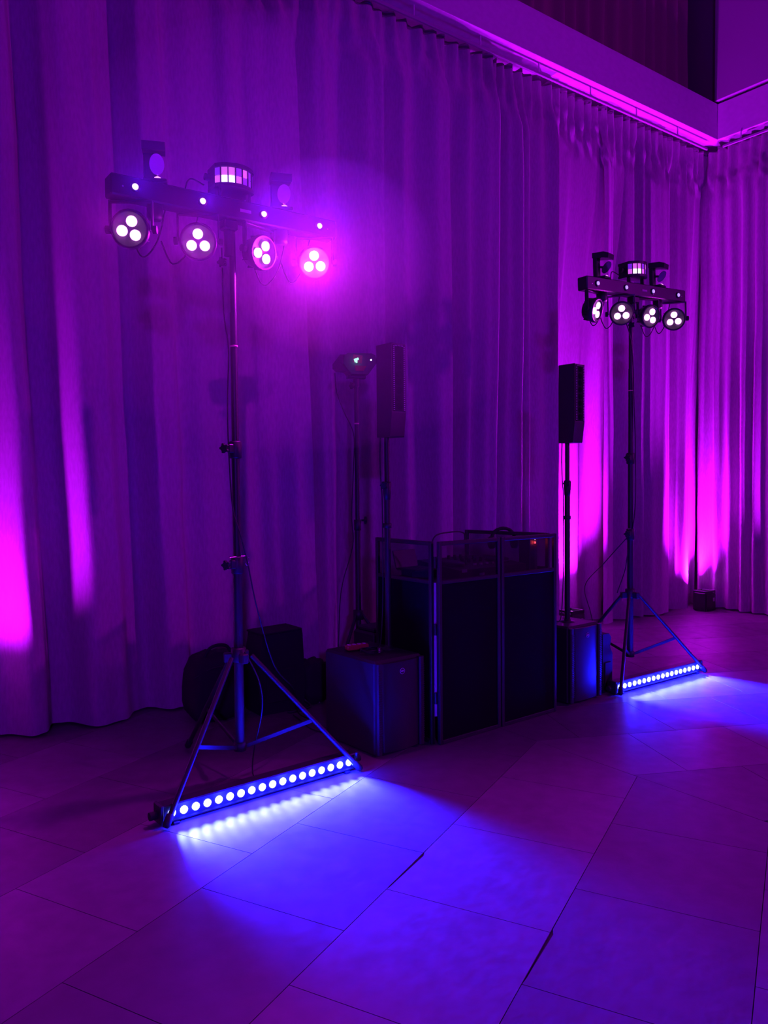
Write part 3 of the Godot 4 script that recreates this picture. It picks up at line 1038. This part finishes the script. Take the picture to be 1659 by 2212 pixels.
func pole_and_column(at: Vector3, th: float, i: int) -> void:
	var t := thing("speaker_pole", ["black telescopic speaker pole rising from the near subwoofer", "black telescopic speaker pole rising from the far subwoofer"][i], "speaker pole", at + Vector3(0, 0.016, 0), th, "column speaker poles")
	var st := S()
	cyl(st, Vector3(0, 0, 0), Vector3(0, 0.88, 0), 0.0175, 18)
	obj("lower_tube", st, M.black_metal, t)
	st = S()
	cyl(st, Vector3(0, 0.84, 0), Vector3(0, 1.155, 0), 0.0145, 18)
	obj("upper_tube", st, M.black_metal, t)
	st = S()
	lathe(st, Vector3(0, 0.87, 0), Basis(), [Vector2(0.0, -0.07), Vector2(0.018, -0.07), Vector2(0.022, -0.03), Vector2(0.024, 0.02), Vector2(0.02, 0.03), Vector2(0.0, 0.03)], 18)
	obj("collar", st, M.black_plastic, t)
	knob(t, Vector3(-0.02, 0.88, 0.008), Vector3(-0.8, 0, 0.6).normalized(), 0.016)
	st = S()
	lathe(st, Vector3(0, 0.66, 0), Basis(), [Vector2(0.0, -0.012), Vector2(0.023, -0.012), Vector2(0.023, 0.012), Vector2(0.0, 0.012)], 18)
	obj("stop_ring", st, M.black_plastic, t)
	var c := thing("column_speaker", ["slim black column loudspeaker on the near speaker pole", "slim black column loudspeaker on the far speaker pole"][i], "column speaker", at + Vector3(0.024, 1.156, 0.0), th, "column loudspeakers")
	var ax := Basis(Vector3.BACK, Vector3.UP, Vector3.LEFT)   # outline (forward, up), width across
	st = S()
	extrude(st, Vector3(0, 0, 0.012), ax, PackedVector2Array([Vector2(-0.072, 0.004), Vector2(-0.068, 0.0), Vector2(0.036, 0.0), Vector2(0.040, 0.004), Vector2(0.056, 0.13), Vector2(0.056, 0.496), Vector2(0.052, 0.50), Vector2(-0.068, 0.50), Vector2(-0.072, 0.496)]), 0.1)
	obj("cabinet", st, M.black_plastic, c)
	st = S()
	extrude(st, Vector3(0, 0, 0.012), ax, PackedVector2Array([Vector2(0.055, 0.135), Vector2(0.0595, 0.137), Vector2(0.0595, 0.490), Vector2(0.055, 0.492)]), 0.082)
	var gr := obj("grille", st, M.grille, c)
	for s in [-1, 1]:
		st = S()
		for k in 34:
			box(st, Vector3(0.036 * s, 0.145 + k * 0.0102, 0.0722), Vector3(0.008, 0.004, 0.002), 0.0)
		obj("slot_row", st, M.slot, gr)
	st = S()
	for k in 6:
		box(st, Vector3(-0.026 + k * 0.0104, 0.486, 0.0722), Vector3(0.004, 0.004, 0.002), 0.0)
	obj("slot_row", st, M.slot, gr)
	for k in 8:
		st = S()
		lathe(st, Vector3(0, 0.163 + 0.043 * k, 0.0712), Basis(Vector3.RIGHT, Vector3.BACK, Vector3.DOWN), [Vector2(0.020, 0), Vector2(0.018, 0.0012), Vector2(0.0, 0.0006)], 16)
		obj("driver", st, M.cloth, gr)
	# lead from the column down the pole
	var w := thing("speaker_cable", ["thin black cable hanging down the near speaker pole", "thin black cable hanging down the far speaker pole"][i], "cable", at + Vector3(0, 1.15, 0), th, "speaker leads")
	st = S()
	tube(st, curve([Vector3(-0.028, 0.008, -0.02), Vector3(-0.034, -0.12, -0.018), Vector3(-0.028, -0.26, -0.016), Vector3(-0.026, -0.32, -0.012), Vector3(-0.024, -0.6, -0.012), Vector3(-0.026, -0.9, -0.014), Vector3(-0.04, -1.12, -0.02), Vector3(-0.06, -1.148, -0.04)], 6), 0.0035, 6)
	obj("lead", st, M.cable, w)

# ------------------------------------------------------------------ DJ booth
func booth() -> void:
	var a := Vector3(0.275, 0, -4.161)
	var b := Vector3(0.658, 0, -4.472)
	var c := Vector3(1.042, 0, -4.783)
	var back := Vector3(-0.60, 0, -0.80)
	var t := thing("dj_facade", "folding black DJ booth front of framed cloth panels with see-through tops", "DJ booth", b)
	panel(t, a + Vector3(0.008, 0, -0.006), b - Vector3(0.004, 0, -0.003))
	panel(t, b + Vector3(0.004, 0, -0.003), c)
	panel(t, a + Vector3(-0.02, 0, -0.018) + back * 0.50, a + Vector3(-0.02, 0, -0.018))
	panel(t, c + back * 0.05, c + Vector3(-0.50, 0, -0.46))
	for y in [0.25, 0.62, 0.98]:
		var st := S()
		cyl(st, a - b + Vector3(-0.006, y - 0.03, -0.012), a - b + Vector3(-0.006, y + 0.03, -0.012), 0.008, 10)
		obj("hinge", st, M.black_metal, t)
	var hs := S()
	box(hs, a - b + Vector3(-0.006, 0.51, -0.022), Vector3(0.013, 0.72, 0.003), 0.0)
	obj("hinge_strip", hs, M.track, t).set_meta("label", "pale strip in the hinge gap")
	# table behind it with the decks
	var th := deg_to_rad(39.0)
	var bas := Basis(Vector3.UP, th)
	var mid := (a + c) * 0.5 + back * 0.27
	var tb := thing("dj_table", "black table with pale front edge standing behind the booth panels", "table", mid, th)
	var st := S()
	box(st, Vector3(0, 0.845, 0), Vector3(0.90, 0.03, 0.44), 0.004)
	obj("top", st, M.black_wood, tb)
	st = S()
	box(st, Vector3(-0.02, 0.85, 0.2225), Vector3(0.84, 0.022, 0.004), 0.001)
	obj("edge_strip", st, M.grey_strip, tb)
	for s in [-1, 1]:
		for z in [-0.19, 0.19]:
			st = S()
			box(st, Vector3(0.42 * s, 0.415, z), Vector3(0.03, 0.83, 0.03), 0.003)
			obj("leg", st, M.black_metal, tb)
	# controller
	var k := thing("dj_controller", "black DJ controller with knobs and two platters behind the front panels", "DJ controller", mid + bas * Vector3(0.035, 0.861, 0.0), th)
	st = S()
	extrude(st, Vector3(0, 0, 0), Basis(Vector3.BACK, Vector3.UP, Vector3.LEFT), PackedVector2Array([Vector2(-0.17, 0.0), Vector2(0.18, 0.0), Vector2(0.18, 0.05), Vector2(-0.17, 0.085)]), 0.57)
	obj("body", st, M.black_plastic, k)
	for s in [-1, 1]:
		st = S()
		lathe(st, Vector3(0.19 * s, 0.066, 0.03), Basis(Vector3.RIGHT, 0.1), [Vector2(0.075, 0.0), Vector2(0.075, 0.012), Vector2(0.07, 0.016), Vector2(0.0, 0.016)], 28)
		obj("platter", st, M.black_metal, k)
	for x in 4:
		for z in 3:
			st = S()
			lathe(st, Vector3(-0.075 + 0.05 * x, 0.080 - 0.006 * z, -0.12 + 0.06 * z), Basis(), [Vector2(0.011, 0.0), Vector2(0.009, 0.022), Vector2(0.0, 0.023)], 10)
			obj("knob", st, M.rubber, k)
	for x in 4:
		st = S()
		box(st, Vector3(-0.075 + 0.05 * x, 0.064, 0.10), Vector3(0.022, 0.012, 0.012), 0.002)
		obj("fader", st, M.grey_strip, k)
	for e in [[-0.24, 0.02], [-0.10, -0.01]]:
		st = S()
		box(st, Vector3(e[0], 0.025 + e[1], 0.181), Vector3(0.04, 0.018, 0.002), 0.0)
		obj("sticker", st, M.grey_strip, k)
	# rack unit with red lamp at the right end
	var r := thing("power_unit", "small black unit with a red lamp inside the booth's right end", "power unit", mid + bas * Vector3(0.395, 0.861, 0.13), th)
	st = S()
	box(st, Vector3(0, 0.10, 0), Vector3(0.075, 0.20, 0.09), 0.005)
	obj("body", st, M.black_metal, r)
	for e in [["red_led", 0.172, 0.008, "red_lamp"], ["white_led", 0.19, 0.0025, "white_lamp"]]:
		st = S()
		lathe(st, Vector3(0.01, e[1], 0.0445), Basis(Vector3.RIGHT, Vector3.BACK, Vector3.DOWN), [Vector2(e[2], 0), Vector2(e[2], 0.003), Vector2(0.0, 0.006)], 12)
		obj(e[3], st, M[e[0]], r)
	omni(r, Vector3(0.01, 0.172, 0.06), Color(1, 0.05, 0.06), 0.003, 0.005)
	# laptop on its stand, left end
	var l := thing("laptop", "dark laptop on a low stand at the booth's left end", "laptop", mid + bas * Vector3(-0.36, 0.861, -0.10), th)
	st = S()
	box(st, Vector3(0, 0.05, 0.05), Vector3(0.17, 0.014, 0.16), 0.003)
	obj("keyboard_half", st, M.black_plastic, l)
	st = S()
	box(st, Vector3(0, 0.10, -0.05), Vector3(0.17, 0.11, 0.007), 0.002, Basis(Vector3.RIGHT, -0.3))
	obj("screen_half", st, M.black_plastic, l)
	st = S()
	box(st, Vector3(0, 0.022, 0.03), Vector3(0.12, 0.044, 0.10), 0.004)
	obj("stand", st, M.black_metal, l)
	# headphones hung over the right wing
	var hp := thing("headphones", "black headphones hung over the top of the booth's rear wing", "headphones", Vector3(0.76, 1.085, -5.02), deg_to_rad(10))
	st = S()
	var arc := []
	for q in 13:
		var an := PI * q / 12.0
		arc.append(Vector3(cos(an) * 0.075, sin(an) * 0.06 - 0.035, 0))
	tube(st, arc, 0.011, 10)
	obj("headband", st, M.rubber, hp)
	for s in [-1, 1]:
		st = S()
		lathe(st, Vector3(0.075 * s, -0.065, 0), Basis(Vector3.UP, Vector3.RIGHT, Vector3.FORWARD), [Vector2(0.0, -0.018), Vector2(0.036, -0.018), Vector2(0.04, -0.01), Vector2(0.04, 0.01), Vector2(0.034, 0.018), Vector2(0.0, 0.018)], 20)
		obj("ear_cup", st, M.black_plastic, hp)
	# lead arching over the front edge
	var w := thing("booth_cable", "thin black cable arching up over the booth's top rail", "cable", mid + Vector3(0, 0.95, 0), th)
	st = S()
	tube(st, curve([Vector3(-0.40, -0.06, 0.12), Vector3(-0.40, 0.09, 0.12), Vector3(-0.375, 0.158, 0.125), Vector3(-0.28, 0.175, 0.13), Vector3(-0.17, 0.17, 0.13), Vector3(-0.15, 0.13, 0.13), Vector3(-0.145, -0.02, 0.13)], 8), 0.004, 8)
	obj("lead", st, M.cable, w)

func panel(t: Node3D, a: Vector3, b: Vector3) -> void:
	var H := 1.09
	var x := (b - a).normalized()
	var z := x.cross(Vector3.UP)
	var bas := Basis(x, Vector3.UP, z)
	var w := (b - a).length()
	var c := (a + b) * 0.5 - t.position
	var p := Node3D.new()
	p.name = "booth_panel"
	t.add_child(p, true)
	p.position = c
	p.basis = bas
	var r := 0.022
	for s in [-1, 1]:
		var st := S()
		box(st, Vector3((w * 0.5 - r * 0.5) * s, H * 0.5, 0), Vector3(r, H, r), 0.003)
		obj("post", st, M.black_metal, p)
	for y in [r * 0.5, 0.872, H - r * 0.5]:
		var st := S()
		box(st, Vector3(0, y, 0), Vector3(w - 2 * r, r, r), 0.003)
		obj("rail", st, M.black_metal, p)
	var st := S()
	box(st, Vector3(0, 0.443, 0.0), Vector3(w - 2 * r, 0.838, 0.004), 0.0)
	obj("cloth", st, M.cloth, p)
	st = S()
	box(st, Vector3(0, 0.976, 0.0), Vector3(w - 2 * r, 0.184, 0.002), 0.0)
	obj("scrim", st, M.wing_scrim, p).set_meta("label", "see-through dark mesh")

# ------------------------------------------------------------------ effect light on its own stand
func laser() -> void:
	var at := Vector3(-0.172, 0, -5.10)
	var t := thing("effect_stand", "slim black tripod stand with the effect light, behind the near subwoofer", "light stand", at, 0.5)
	var st := S()
	cyl(st, Vector3(0, 0.14, 0), Vector3(0, 1.16, 0), 0.0185, 16)
	obj("lower_tube", st, M.black_metal, t)
	st = S()
	cyl(st, Vector3(0, 1.1, 0), Vector3(0, 2.08, 0), 0.0145, 16)
	obj("upper_tube", st, M.black_metal, t)
	st = S()
	lathe(st, Vector3(0, 1.14, 0), Basis(), [Vector2(0.0, -0.04), Vector2(0.023, -0.04), Vector2(0.023, 0.03), Vector2(0.0, 0.03)], 16)
	obj("collar", st, M.black_plastic, t)
	knob(t, Vector3(0.022, 1.165, 0.01), Vector3(0.9, 0, 0.4).normalized(), 0.02)
	knob(t, Vector3(-0.014, 2.03, 0.01), Vector3(-0.95, 0, 0.3).normalized(), 0.017)
	st = S()
	lathe(st, Vector3(0, 1.79, 0), Basis(), [Vector2(0.0, -0.004), Vector2(0.0165, -0.004), Vector2(0.0165, 0.004), Vector2(0.0, 0.004)], 16)
	obj("ring", st, M.ring, t).set_meta("label", "pale ring")
	st = S()
	lathe(st, Vector3(0, 0.55, 0), Basis(), [Vector2(0.0, -0.03), Vector2(0.034, -0.03), Vector2(0.034, 0.03), Vector2(0.0, 0.03)], 16)
	obj("crown", st, M.black_plastic, t)
	for k in 3:
		var o := Vector3(cos(TAU * k / 3 + 0.5), 0, sin(TAU * k / 3 + 0.5))
		st = S()
		cyl(st, o * 0.03 + Vector3(0, 0.55, 0), o * 0.36 + Vector3(0, 0.012, 0), 0.01, 10)
		obj("leg", st, M.black_metal, t)
		st = S()
		cyl(st, o * 0.018 + Vector3(0, 0.16, 0), o * 0.2 + Vector3(0, 0.27, 0), 0.006, 8)
		obj("brace", st, M.black_metal, t)
	var l := thing("effect_light", "angular black effect light with green and red windows on the slim stand", "effect light", at + Vector3(0, 2.075, 0), deg_to_rad(12))
	st = S()
	box(st, Vector3(0, 0.012, 0), Vector3(0.12, 0.02, 0.06), 0.004)
	cyl(st, Vector3(0, -0.05, 0), Vector3(0, 0.02, 0), 0.02, 14)
	obj("bracket", st, M.black_metal, l)
	st = S()
	extrude(st, Vector3(0.01, 0.088, 0.0), Basis(), PackedVector2Array([Vector2(-0.055, -0.066), Vector2(0.055, -0.066), Vector2(0.112, 0.01), Vector2(0.10, 0.055), Vector2(0.075, 0.066), Vector2(-0.075, 0.066), Vector2(-0.10, 0.05), Vector2(-0.105, 0.0)]), 0.17)
	obj("housing", st, M.black_plastic, l)
	st = S()
	extrude(st, Vector3(-0.04, 0.09, -0.02), Basis(Vector3.UP, -0.3), PackedVector2Array([Vector2(-0.10, -0.03), Vector2(0.04, -0.05), Vector2(0.05, 0.062), Vector2(-0.05, 0.062), Vector2(-0.10, 0.0)]), 0.13)
	obj("rear_shell", st, M.black_plastic, l)
	st = S()
	box(st, Vector3(-0.005, 0.117, 0.0855), Vector3(0.06, 0.05, 0.003), 0.001, Basis(Vector3.BACK, -0.12))
	var win := obj("window", st, M.red_glass, l)
	for e in [[-0.018, 0.108, 0.012], [-0.004, 0.117, 0.008], [-0.012, 0.098, 0.007]]:
		st = S()
		extrude(st, Vector3(e[0], e[1], 0.0878), Basis(Vector3.BACK, 0.3), PackedVector2Array([Vector2(-0.7, -1.0) * e[2], Vector2(0.8, -0.7) * e[2], Vector2(0.6, 1.0) * e[2], Vector2(-0.8, 0.8) * e[2]]), 0.003)
		obj("green_lens", st, M.green_led, win)
	st = S()
	extrude(st, Vector3(0.012, 0.058, 0.086), Basis(), PackedVector2Array([Vector2(-0.03, -0.016), Vector2(0.022, -0.016), Vector2(0.04, 0.016), Vector2(-0.036, 0.018)]), 0.003)
	obj("lower_window", st, M.red_glass, l).set_meta("label", "dull red window")
	st = S()
	lathe(st, Vector3(0.082, 0.112, 0.085), Basis(Vector3.RIGHT, Vector3.BACK, Vector3.DOWN), [Vector2(0.006, 0), Vector2(0.006, 0.003), Vector2(0.0, 0.006)], 12)
	obj("status_led", st, M.white_led, l)
	omni(l, Vector3(-0.01, 0.108, 0.12), Color(0.2, 1.0, 0.5), 0.0012, 0.01)

# ------------------------------------------------------------------ bags, leads and small things
func lead(called: String, label: String, pts: Array, r := 0.0035) -> void:
	var t := thing(called, label, "cable", pts[0])
	var st := S()
	var q := []
	for p in pts:
		q.append(p - pts[0])
	tube(st, curve(q, 7), r, 6)
	obj("lead", st, M.cable, t)

func loose_things() -> void:
	var st := S()
	# bags by the curtain
	var t := thing("soft_bag", "rounded black soft bag slumped at the curtain foot behind the near stand", "bag", Vector3(-1.03, 0, -4.70), deg_to_rad(38))
	soft(st, Vector3(0, 0.20, 0), Vector3(0.36, 0.40, 0.26), Basis(), 0.55, 0.04, 3.0)
	obj("body", st, M.bag, t)
	st = S()
	tube(st, curve([Vector3(-0.10, 0.36, 0.05), Vector3(-0.05, 0.44, 0.06), Vector3(0.05, 0.44, 0.06), Vector3(0.10, 0.36, 0.05)], 6), 0.01, 8)
	obj("handle", st, M.rubber, t)
	st = S()
	tube(st, curve([Vector3(-0.17, 0.28, 0.09), Vector3(-0.08, 0.33, 0.125), Vector3(0.08, 0.33, 0.125), Vector3(0.17, 0.28, 0.09)], 6), 0.004, 6)
	obj("zip", st, M.cable, t)
	t = thing("gear_case", "upright black padded gear case with open flap beside the soft bag", "case", Vector3(-0.70, 0, -4.88), deg_to_rad(36))
	st = S()
	extrude(st, Vector3(0.01, 0.25, 0), Basis(), PackedVector2Array([Vector2(-0.15, -0.25), Vector2(0.15, -0.25), Vector2(0.16, -0.1), Vector2(0.145, 0.22), Vector2(0.14, 0.245), Vector2(-0.13, 0.235), Vector2(-0.15, 0.12), Vector2(-0.17, 0.02)]), 0.20)
	obj("body", st, M.bag, t)
	st = S()
	box(st, Vector3(0.01, 0.497, 0.0), Vector3(0.28, 0.012, 0.21), 0.004, Basis(Vector3.BACK, 0.03))
	obj("lid", st, M.bag, t)
	st = S()
	box(st, Vector3(0.0, 0.17, 0.103), Vector3(0.20, 0.20, 0.012), 0.005)
	obj("front_pocket", st, M.bag, t)
	st = S()
	tube(st, curve([Vector3(0.155, 0.06, 0.06), Vector3(0.19, 0.03, 0.09), Vector3(0.18, 0.008, 0.13), Vector3(0.06, 0.008, 0.16), Vector3(0.02, 0.008, 0.14)], 6), 0.008, 6)
	obj("strap", st, M.cable, t)
	t = thing("rolled_bag", "small black empty bag crumpled against the curtain right of the gear case", "bag", Vector3(-0.46, 0, -5.02), deg_to_rad(30))
	st = S()
	soft(st, Vector3(0, 0.14, 0), Vector3(0.20, 0.28, 0.16), Basis(), 0.6, 0.06, 40.0)
	obj("body", st, M.bag, t)
	st = S()
	tube(st, curve([Vector3(0.05, 0.24, 0.05), Vector3(0.10, 0.18, 0.09), Vector3(0.08, 0.09, 0.10), Vector3(0.11, 0.03, 0.09)], 6), 0.006, 6)
	obj("strap", st, M.cable, t)
	t = thing("equipment_box", "low black equipment box behind the near subwoofer", "box", Vector3(-0.03, 0, -4.86), deg_to_rad(38))
	st = S()
	box(st, Vector3(0, 0.25, 0), Vector3(0.26, 0.50, 0.22), 0.012)
	obj("body", st, M.black_wood, t)
	st = S()
	box(st, Vector3(0.0, 0.512, 0), Vector3(0.22, 0.03, 0.18), 0.012)
	obj("lid", st, M.black_plastic, t)
	# behind the far subwoofer
	t = thing("carry_bag", "black hook-topped carry bag standing beside the far subwoofer", "bag", Vector3(1.43, 0, -5.27), deg_to_rad(39))
	st = S()
	extrude(st, Vector3(0, 0.19, 0), Basis(), PackedVector2Array([Vector2(-0.05, -0.19), Vector2(0.055, -0.19), Vector2(0.058, 0.06), Vector2(0.03, 0.11), Vector2(0.045, 0.17), Vector2(0.02, 0.20), Vector2(-0.05, 0.20)]), 0.16)
	obj("body", st, M.bag, t)
	st = S()
	box(st, Vector3(0, 0.13, 0.083), Vector3(0.07, 0.14, 0.01), 0.004)
	obj("pocket", st, M.bag, t)
	# gadget and coil on the near subwoofer
	t = thing("red_gadget", "small red plastic gadget with pale buttons on top of the near subwoofer", "gadget", Vector3(-0.155, 0.496, -4.27), deg_to_rad(28))
	st = S()
	box(st, Vector3(0, 0.016, 0), Vector3(0.13, 0.028, 0.045), 0.006)
	obj("body", st, M.red_plastic, t)
	for k in 4:
		st = S()
		box(st, Vector3(-0.048 + 0.03 * k, 0.031, 0.002), Vector3(0.018, 0.006, 0.02), 0.002)
		obj("button", st, M.pale_plastic, t)
	t = thing("cable_coil", "loose coil of black cable on top of the near subwoofer", "cable", Vector3(-0.075, 0.499, -4.17), 0.3)
	st = S()
	var ring := []
	for k in 61:
		var a := TAU * k / 20.0
		ring.append(Vector3(cos(a) * (0.055 + 0.004 * sin(k * 1.3)), 0.006 + 0.006 * (k / 20.0) + 0.004 * sin(k * 0.9), sin(a) * (0.042 + 0.005 * cos(k * 0.7))))
	tube(st, ring, 0.004, 6)
	obj("lead", st, M.cable, t)
	st = S()
	box(st, Vector3(0.03, 0.022, 0.045), Vector3(0.022, 0.03, 0.014), 0.003)
	obj("plug", st, M.black_plastic, t)
	for k in 3:
		st = S()
		box(st, Vector3(0.03, 0.013 + 0.008 * k, 0.0525), Vector3(0.009, 0.003, 0.002), 0.0)
		obj("plug_pin", st, M.white_print, t)
	t = thing("paper_scrap", "small pale scrap of paper on the floor by the curtain", "paper", Vector3(-0.46, 0.002, -5.0), 0.4)
	st = S()
	box(st, Vector3(0, 0.002, 0), Vector3(0.07, 0.0015, 0.04), 0.0, Basis(Vector3.BACK, 0.04))
	obj("sheet", st, M.white_print, t)
	# leads
	var s1 := Vector3(-0.692, 0, -3.687)
	lead("stand_cable", "thin black cable running down the near stand's pole and off to the case", [s1 + Vector3(-0.05, 2.5, 0.0), s1 + Vector3(-0.04, 2.2, 0.02), s1 + Vector3(-0.022, 2.03, 0.015), s1 + Vector3(-0.03, 1.8, 0.015), s1 + Vector3(-0.028, 1.58, 0.02), s1 + Vector3(-0.012, 1.3, 0.026), s1 + Vector3(0.024, 1.16, 0.02), s1 + Vector3(0.05, 1.03, 0.0), s1 + Vector3(0.085, 0.80, -0.05), s1 + Vector3(0.14, 0.50, -0.2), s1 + Vector3(0.20, 0.30, -0.5), Vector3(-0.50, 0.10, -4.45), Vector3(-0.45, 0.01, -4.62)])
	lead("floor_cable", "black cable dropping from the near stand and looping across the floor", [s1 + Vector3(0.035, 0.62, 0.03), s1 + Vector3(0.10, 0.48, 0.03), s1 + Vector3(0.11, 0.34, 0.02), s1 + Vector3(0.06, 0.12, -0.02), s1 + Vector3(0.065, 0.012, 0.0), s1 + Vector3(0.14, 0.005, 0.04), s1 + Vector3(0.28, 0.005, -0.03), s1 + Vector3(0.40, 0.005, -0.14), Vector3(-0.22, 0.005, -3.92)])
	lead("signal_cable", "black cable on the floor from the gear case to the near subwoofer", [Vector3(-0.56, 0.006, -4.72), Vector3(-0.50, 0.006, -4.60), Vector3(-0.43, 0.006, -4.45), Vector3(-0.33, 0.006, -4.36), Vector3(-0.285, 0.02, -4.30)])
	lead("effect_cable", "thin black cable hanging beside the effect light's stand", [Vector3(-0.31, 2.12, -5.12), Vector3(-0.30, 2.0, -5.11), Vector3(-0.25, 1.86, -5.10), Vector3(-0.192, 1.72, -5.10), Vector3(-0.195, 1.5, -5.10), Vector3(-0.21, 1.2, -5.10), Vector3(-0.205, 1.0, -5.10), Vector3(-0.28, 0.72, -5.08), Vector3(-0.30, 0.4, -5.05), Vector3(-0.31, 0.01, -5.0)])
	var s2 := Vector3(1.759, 0, -5.614)
	lead("mains_cable", "black cable slanting from the far stand's pole down to the floor uplight", [s2 + Vector3(-0.024, 1.0, 0.0), s2 + Vector3(-0.13, 0.80, -0.2), s2 + Vector3(-0.12, 0.55, -0.8), wp(4.99, 0.15, 0.2), wp(5.0, 0.2, 0.01)])
	lead("pole_cable", "black cable lying close along the far stand's pole", [s2 + Vector3(-0.05, 2.55, 0.02), s2 + Vector3(0.0, 2.35, 0.024), s2 + Vector3(0.02, 1.9, 0.018), s2 + Vector3(0.03, 1.62, 0.015), s2 + Vector3(0.026, 1.2, 0.02), s2 + Vector3(-0.026, 0.86, 0.01), s2 + Vector3(-0.04, 0.76, 0.0), s2 + Vector3(-0.085, 0.60, -0.03)])

# haze added to give the near bar its halo, denser at its brightest can
func haze() -> void:
	for a in [[Vector3(-0.4, 2.5, -3.75), Vector3(2.6, 1.9, 2.0), 0.065, "thin haze added for the halo round the near light bar"], [Vector3(-0.25, 2.47, -3.80), Vector3(1.0, 0.9, 0.9), 0.13, "thicker haze added for the halo of the brightest lamp can"]]:
		var f := FogVolume.new()
		f.name = fresh("halo_haze")
		f.shape = RenderingServer.FOG_VOLUME_SHAPE_ELLIPSOID
		f.size = a[1]
		add_child(f)
		f.position = a[0]
		var m := FogMaterial.new()
		m.density = a[2]
		m.albedo = Color(0.9, 0.9, 0.9)
		f.material = m
		f.set_meta("kind", "stuff")
		f.set_meta("label", a[3])
		f.set_meta("category", "haze")
